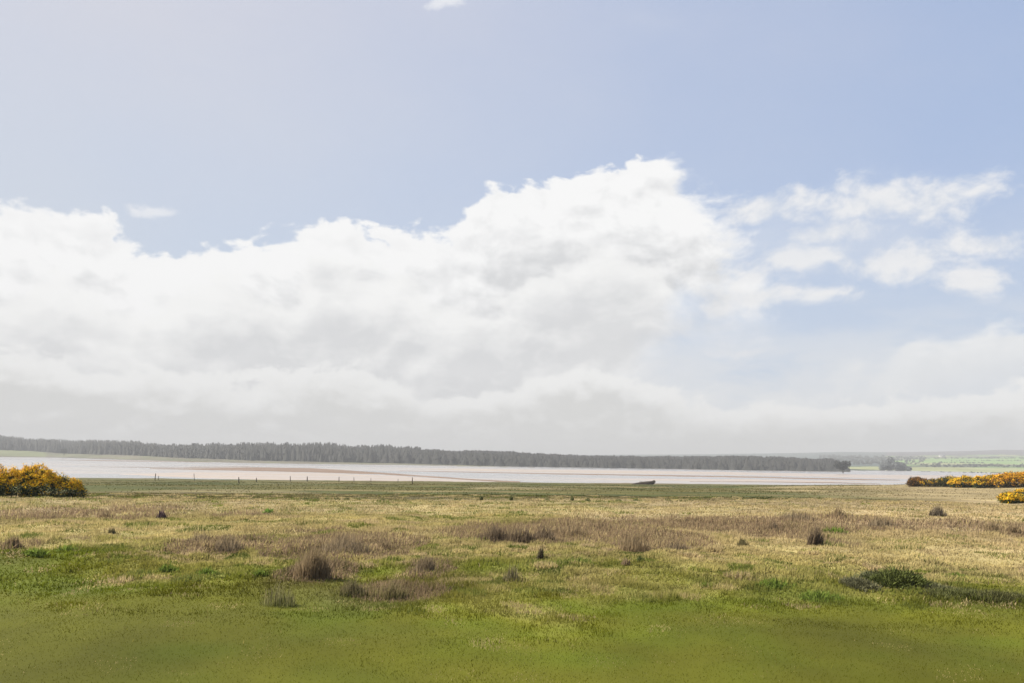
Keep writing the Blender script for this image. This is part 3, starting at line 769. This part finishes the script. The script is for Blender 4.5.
T = [
 (313, 579, 40, 36, BR, 'tall brown rush tuft with pale stems, biggest in the left half of the field', PT, 1.3),
 (425, 575, 22, 22, GY, 'greyish purple rush tuft standing alone left of the middle of the field', PT, 1),
 (345, 553, 60, 20, GY, 'wide purplish brown rush bed just behind the tallest brown tuft', PT, 1),
 (383, 548, 22, 13, BR, 'small brown rush tuft at the right end of the purplish rush bed', PT, 1),
 (493, 541, 34, 16, BRD, 'leftmost dark clump of the long dark rush row in mid field', GY, 1.2),
 (518, 542, 34, 17, BRD, 'middle clump of the long dark rush row in mid field', GY, 1.2),
 (543, 541, 30, 15, BRD, 'right clump of the long dark rush row in mid field', GY, 1.2),
 (571, 535, 40, 13, BR, 'paler brown rush tuft right behind the long dark rush row', PT, 1),
 (633, 551, 44, 20, BR, 'brown feathery rush tuft right of the long dark rush row', PT, .9),
 (675, 549, 34, 14, GY, 'pinkish brown rush tuft right of the feathery brown one', PT, .8),
 (540, 562, 8, 15, (.06, .05, .03), 'narrow blackish upright stalk clump below the dark rush row', None, .7),
 (626, 568, 12, 9, BRD, 'small round dark brown tuft right of the green weed patch', None, 1),
 (640, 566, 10, 8, DG, 'small dark green tuft beside the round dark brown one', None, 1),
 (815, 547, 18, 20, BRD, 'dark brown tuft taller than wide on pale straw grass at the right', GY, 1.2),
 (773, 531, 14, 9, BRD, 'small dark brown tuft left of the taller dark brown one at the right', GY, 1),
 (787, 530, 16, 10, BR, 'low brown tuft touching the rush patch at the right', PT, 1),
 (742, 546, 13, 8, (.10, .085, .04), 'small dark olive tuft alone on the straw between two brown ones', None, 1),
 (795, 523, 40, 11, GY, 'purplish rush bed near the far edge of the field at the right', PT, .9),
 (881, 529, 34, 12, GY, 'wide pale brown rush tuft in the reddish belt at the right', PT, .9),
 (838, 520, 22, 10, BR, 'reddish brown rush tuft near the far edge right of centre', PT, .9),
 (937, 517, 20, 10, (.10, .08, .055), 'spiky blackish tuft near the far edge below the gorse row', None, 1.1),
 (993, 533, 18, 13, BR, 'brown rush tuft close to the right border of the photo, left of its neighbour', PT, 1),
 (1012, 536, 20, 14, BR, 'brown rush tuft at the very right border of the photo', PT, 1),
 (227, 551, 38, 18, GY, 'loose grey brown rush tuft in the left third of the field', PT, .9),
 (200, 546, 26, 13, GY, 'faint grey brown rush tuft left of the loose one in the left third', PT, .8),
 (392, 595, 40, 22, OG, 'olive brown rush tuft in front of the greyish purple one', PT, .9),
 (352, 594, 34, 18, OG, 'olive rush tuft between the tallest brown tuft and the olive brown one', GY, .9),
 (278, 603, 44, 24, (.115, .12, .035), 'thin grey green rush tuft in front of and left of the tallest brown tuft', (.24, .2, .11), .35),
 (161, 520, 11, 10, (.08, .055, .055), 'small nearly black round tuft near the far edge at the left', None, 1.2),
 (13, 546, 18, 13, BR, 'brown rush tuft at the very left border of the photo', PT, 1),
 (511, 583, 22, 16, OG, 'thin olive tuft in the very middle of the field front', (.25, .2, .13), .7),
 (105, 518, 22, 9, BR, 'low reddish tuft right of the yellow gorse bush', PT, .8),
 (50, 521, 26, 9, BR, 'low brownish tuft in front of the yellow gorse bush', PT, .8),
 (112, 534, 8, 8, (.13, .11, .05), 'tiny olive tuft on the pale straw at the left', None, .8),
]
for px, py, wp, hp, colr, lab, tip, dn in T: tuft('rush_tuft', px, py, wp, hp, colr, lab, 'rush tuft', G1, tip, dn)
G2 = 'dark green weed patches in the field'
for px, py, wp, hp, lab in [
 (575, 567, 44, 10, 'dark green weed patch in mid field below the dark rush row'),
 (773, 586, 44, 11, 'bright dark green weed patch left of the low dark mound'),
 (818, 596, 52, 10, 'long low green weed patch reaching towards the low dark mound'),
 (705, 588, 14, 8, 'small dark green weed clump left of the bright weed patch'),
 (66, 553, 26, 9, 'dark green weed clump in the left part of the field, the right one of two'),
 (35, 560, 24, 10, 'dark green weed clump near the left border, the left one of two'),
 (259, 577, 18, 9, 'small round dark green weed clump left of the tallest brown rush'),
 (268, 513, 12, 5, 'bright green weed clump near the far edge of the field at the left'),
 (168, 571, 22, 9, 'small green weed clump in the green grass at the left'),
 (208, 573, 24, 8, 'low green weed clump left of the small round dark green one'),
 (957, 574, 16, 6, 'small green weed clump on the straw above the dark mat at the right'),
 (833, 533, 30, 9, 'faint green weed patch right of the taller dark brown tuft')]:
    tuft('weed_patch', px, py, wp, hp, (.085, .115, .020) if hp > 5 else (.10, .16, .03), lab, 'weed patch', G2, None, 1.2, lean=.7, wide=1.8)
G3 = 'dark tufts along the edge between field and marsh'
ex = [306, 317, 327, 337, 347, 359, 382, 404, 456, 481, 511, 547, 572, 588, 618, 636, 668, 690]
ordn = ['first', 'second', 'third', 'fourth', 'fifth', 'sixth', 'seventh', 'eighth', 'ninth', 'tenth', 'eleventh', 'twelfth', 'thirteenth', 'fourteenth', 'fifteenth', 'sixteenth', 'seventeenth', 'eighteenth']
for i, p in enumerate(ex):
    tall = p in (481, 511, 572)
    tuft('marsh_tuft', p, 499.5 + .006 * (p - 400), 4 if tall else 8, 6 if tall else 3, (.10, .105, .042), '%s dark tuft from the left along the edge between field and marsh' % ordn[i], 'grass tuft', G3, None, .9, wide=1.3)

# ------------------------------------------------------------------ shrubs and gorse
def bush(name, x0, y0, lobes, label, cat, group, fol, flw, nf, nl, seed, leaf=.05, petal=.035, low=.0):
    """lobes: (dx, dy, z, rx, ry, rz) in metres; flowers crowd the upper, outer side"""
    r = np.random.default_rng(seed)
    z0 = float(hterr(x0, y0)) - .05
    root = link(name, None, loc=(x0, y0, z0)); tag(root, label, cat, group)
    L = np.array(lobes, float)
    wts = L[:, 3] * L[:, 5]; wts /= wts.sum()
    def pts(n, lo, hi, up=0.0):
        k = r.choice(len(L), n, p=wts); d = r.normal(0, 1, (n, 3)); d[:, 2] += up; d /= np.linalg.norm(d, axis=1)[:, None]
        lump = 1 + .30 * (vnoise(d[:, 0] * 4 + k * 5, d[:, 2] * 4 + d[:, 1] * 3, seed) - .5) * 2 + (r.random(n) < .10) * r.uniform(0, .28, n)
        p = L[k, :3] + d * L[k, 3:6] * (r.uniform(lo, hi, n) * lump)[:, None]
        ok = p[:, 2] > .0
        # drop what lies deep inside another lobe
        for q in range(len(L)):
            ins = ((p - L[q, :3]) / L[q, 3:6]); ok &= (np.linalg.norm(ins, axis=1) > .72) | (k == q) | (hi < .8)
        return p[ok], d[ok]
    P1, D1 = pts(nl, .45, 1.0)
    # spiny shoots: slivers pointing outwards
    n = len(P1)
    dirn = D1 + r.normal(0, .45, (n, 3)) + (0, 0, .35); dirn /= np.linalg.norm(dirn, axis=1)[:, None]
    side = np.cross(dirn, r.normal(0, 1, (n, 3))); side /= np.linalg.norm(side, axis=1)[:, None]
    ln = leaf * 2.6 * r.uniform(.6, 1.4, (n, 1)); wd = leaf * .42
    Vv = np.stack([P1 - side * wd, P1 + side * wd, P1 + dirn * ln], 1).reshape(-1, 3)
    cc = np.repeat(np.array(fol)[None] * r.uniform(.6, 1.5, (n, 1)), 3, 0)
    link('foliage', mesh_np('foliage', Vv, np.arange(3 * n).reshape(-1, 3), M_leaf, cc), root)
    # crooked stems
    tp = []
    for q in range(len(L) if nf else 0):
        for _ in range(1):
            e = L[q, :3] + r.normal(0, .3, 3) * L[q, 3:6]; e[2] = max(e[2], .15)
            b = np.array([L[q, 0] * .7 + r.normal(0, .1), L[q, 1] * .7, -.05])
            m_ = (b + e) / 2 + r.normal(0, .05, 3)
            tv = tube([b, m_, e], [.03, .022, .01], (.11, .085, .06), 5); link('stem', mesh_np('stem', *tv[:2], M_wood, tv[2]), root)
    if nf:
        P2, D2 = pts(int(nf * 1.7), .93, 1.07, .55)
        # flowering is clustered
        pr = .15 + 1.1 * ss(fbm(P2[:, 0] / .22 + 7, P2[:, 2] / .22 + P2[:, 1], seed + 4, 2), .35, .6)
        keep = (r.random(len(P2)) < pr * (.10 + .95 * ss(P2[:, 2] / (L[:, 2] + L[:, 5]).max() + .18 * D2[:, 2], low + .1, low + .6)))
        P2, D2 = P2[keep], D2[keep]
        cm = np.array(flw[0])[None] * np.ones((len(P2), 1)); k = r.random(len(P2))
        cm = np.where((k < .3)[:, None], np.array(flw[1])[None], cm)
        fv = [leaf_quads(P2 + r.normal(0, petal * .6, P2.shape), D2, petal * 1.5, cm, .25, r, 1.2) for _ in range(3)]
        fv = cat_(fv); link('flowers', mesh_np('flowers', *fv[:2], M_flower, fv[2]), root)
    return root
YEL = ((.80, .52, .022), (.70, .35, .02)); RST = ((.56, .25, .03), (.40, .16, .03))
GF = (.055, .075, .025)
gx0, gy0 = gpt(30, 498)
s = gy0 / F
def lob(pxc, topy, halfw, basey=498, cx=35, dep=.9, sc_=s, dz=0):
    hgt = (basey - topy) * sc_ * .93
    return ((pxc - cx) * sc_, dep * random.uniform(-.25, .25), hgt * .46, halfw * sc_, halfw * sc_ * .8 * dep, hgt * .54)
random.seed(4)
lobes = [lob(-38, 468, 22), lob(-14, 465, 20), lob(6, 467, 18), lob(28, 462.5, 15), lob(42, 467, 13), lob(55, 472, 12), lob(66, 478, 9), lob(72, 485, 7), lob(15, 470, 18, dep=1.1), lob(38, 473, 18), lob(54, 480, 16)]
GG = 'yellow flowering gorse bushes'
bush('gorse_bush', gx0, gy0 + .7, lobes, 'large rounded gorse bush full of orange yellow flowers at the left border', 'gorse bush', GG, GF, YEL, 13000, 30000, 11, leaf=.034, petal=.030, low=.12)
def farbush(px, base, wpx, top, label, fol, flw, nf, seed, parts=3, leaf=.10, petal=.085, low=.05, dd=0):
    v = ray(px, base)
    x0, y0 = gpt(px, base); s_ = y0 / F
    random.seed(seed); lobes = []
    for i in range(parts):
        u = (i + .5) / parts - .5
        hw = wpx / 2 / parts * 1.9
        tt = top + abs(u) * (base - top) * .5 + random.uniform(-.6, .6)
        hgt = (base - tt) * s_
        lobes.append((u * wpx * s_ * .85, random.uniform(-.4, .4), hgt * .46, hw * s_, hw * s_ * .9, hgt * .54))
    return bush('gorse_bush', x0, y0 + dd, lobes, label, 'gorse bush', GG, fol, flw, nf, 5200, seed, leaf=leaf, petal=petal, low=low)
farbush(917, 487, 17, 478, 'small rust brown gorse bush at the left end of the right-hand gorse row', (.12, .075, .035), RST, 500, 31, 3, low=.3)
farbush(933, 487, 18, 480, 'low brown and yellow gorse bush between the rust brown and the olive bush', (.10, .08, .035), YEL, 450, 32, 2, low=.2)
farbush(949, 487, 22, 477, 'dull olive gorse bush with few flowers in the right-hand gorse row', (.10, .10, .04), YEL, 350, 33, 3, low=.4)
farbush(967, 487.5, 28, 476.5, 'bright yellow gorse bush right of the dull olive one', GF, YEL, 2400, 34, 3)
farbush(991, 488, 30, 475, 'widest yellow gorse bush of the right-hand row with spiky top', GF, YEL, 2400, 35, 4)
farbush(1018, 489, 38, 473, 'tallest orange yellow gorse bush at the right border of the photo', (.09, .07, .03), ((.80, .45, .02), (.62, .27, .03)), 2800, 36, 4)
farbush(1012, 502.5, 26, 492, 'small near gorse bush of mixed yellow and green below the right-hand row', (.09, .10, .03), YEL, 1700, 37, 3, leaf=.045, petal=.04)
farbush(1030, 494, 24, 486.5, 'yellow green gorse clump just above the small near gorse bush', (.09, .10, .03), YEL, 1100, 38, 3, leaf=.05, petal=.045)

def mound(px, py, wpx, hpx, lab, col, seed):
    x0, y0 = gpt(px, py); s_ = y0 / F; random.seed(seed); lobes = []
    for i in range(5):
        u = (i + .5) / 5 - .5
        hh = hpx * s_ * (1 - 1.1 * abs(u) ** 1.5 * 1.3) * random.uniform(.85, 1)
        lobes.append((u * wpx * s_ * .9, random.uniform(-.1, .1), hh * .4, wpx * s_ / 5 * 1.0, .4, hh * .6))
    bush('low_shrub', x0, y0 + .3, lobes, lab, 'shrub', 'low dark shrubs at the right', col, None, 0, 9000, seed, leaf=.022)
mound(909, 589, 46, 21, 'low dark green shrub mound on the grass at the right', (.085, .098, .026), 51)
mound(868, 589, 26, 10, 'small grey green shrub touching the left side of the dark mound', (.125, .12, .062), 52)
mound(888, 586, 22, 13, 'grey green shrub between the small one and the dark green mound', (.105, .11, .05), 53)
mound(975, 601, 70, 7, 'flat dark shrub mat right of the dark green mound', (.10, .105, .035), 54)
mound(1020, 607, 60, 7, 'flat dark brown green shrub mat at the right border', (.10, .098, .035), 55)
mound(948, 594, 40, 8, 'flat olive shrub mat between the dark mound and the flat dark mat', (.12, .12, .055), 56)

# ------------------------------------------------------------------ fence posts on the marsh
PG_ = 'old fence posts along the water edge'
posts = [(155, 480.6, 8.5, 1.5), (158.5, 480.4, 6, 1), (194.5, 481.2, 8.5, 1), (239, 483.4, 7, 1.9), (256.4, 482.6, 5, 1.6), (290.5, 481.6, 6.5, 1.3), (307.3, 481.6, 6, 1.9), (339, 482, 6, 1.5), (354, 482, 5.5, 1.1),
         (371, 482.6, 5, 1), (398, 483, 4.5, 1), (412.3, 483.6, 8, 1.8)]
pl = ['leftmost thin leaning fence post against the bright water', 'short thin fence post right beside the leftmost one', 'thin tall fence post on its own, left of the thick dark post',
      'thick dark fence post standing lowest on the marsh at the left', 'short fence post just right of the thick dark post', 'thin post left of the short dark one below the brown spit',
      'short dark fence post below the middle of the brown spit', 'thin fence post in front of the pale sand, left of a close pair', 'thin post close right of its twin in front of the pale sand',
      'faint short fence post near the right part of the pale sand', 'very short fence post where the pale sand runs out', 'tall dark rightmost fence post where the spit meets the marsh']
for i, (px, py, hp, wp) in enumerate(posts):
    x, y = gpt(px, py); x0, y0 = x, y
    z0 = float(hterr(x0, y0)); h = hp / F * y0 * .85; rd = wp / F * y0 * .27
    ln = rng.normal(0, .04, 2) * h
    tv = tube([(0, 0, -.4), (ln[0] * .3, ln[1] * .3, h * .35), (ln[0] * .7, ln[1] * .7, h * .7), (ln[0], ln[1], h)], [rd * 1.05, rd, rd * .95, rd * .8], (.075, .06, .045), 6)
    o = link('fence_post', mesh_np('fence_post', *tv[:2], M_wood, tv[2]), loc=(x0, y0, z0)); tag(o, pl[i], 'fence post', PG_)

# ------------------------------------------------------------------ driftwood trunk
x0, y0 = gpt(643, 484.6); z0 = max(float(hterr(x0, y0)), SEA) + .1; s_ = y0 / F
root = link('driftwood_log', None, loc=(x0, y0, z0)); tag(root, 'long dark driftwood log with its right end raised at the water edge', 'driftwood')
DC = (.055, .042, .030)
tv = tube([(-11.5 * s_, 0, -.05), (-7 * s_, .2, .08), (-2 * s_, 0, .2), (3 * s_, -.2, .22), (8 * s_, 0, .36), (11 * s_, .2, .6)], [.2, .34, .42, .5, .52, .36], DC, 9)
tr = link('trunk', mesh_np('trunk', *tv[:2], M_wood, tv[2]), root)
rp = []
for k in range(9):
    a = k * .7; rp.append(tube([(10.2 * s_, .2, .8), (11.5 * s_, .2 + .35 * math.cos(a), .75 + .2 * math.sin(a)), (12 * s_, .2 + .9 * math.cos(a), .7 + .25 * math.sin(a))], [.22, .13, .04], DC, 5))
rp = cat_(rp); link('root', mesh_np('root', *rp[:2], M_wood, rp[2]), root)
for bx, ang in ((2, .5),):
    bt = tube([(bx * s_, 0, .25), (bx * s_ - .5, ang, .6), (bx * s_ - 1.1, ang * 2, .7)], [.14, .09, .03], DC, 5); link('branch', mesh_np('branch', *bt[:2], M_wood, bt[2]), root)

# ------------------------------------------------------------------ haze
hm, g = mat_new('haze_air')
pv = g.n('ShaderNodeVolumePrincipled'); pv.inputs['Color'].default_value = (.665, .67, .67, 1); pv.inputs['Density'].default_value = 4.2e-4; pv.inputs['Anisotropy'].default_value = 0.0
o_ = g.n('ShaderNodeOutputMaterial'); g.nt.links.new(pv.outputs[0], o_.inputs['Volume'])
b = box(-4600, 4600, -4600, 4600, -12.5, 95, (1, 1, 1))
me = mesh_np('haze', b[0], b[1], hm)
haze = link('haze', me); tag(haze, 'thin pale sea haze over the whole landscape', 'haze', kind='stuff')
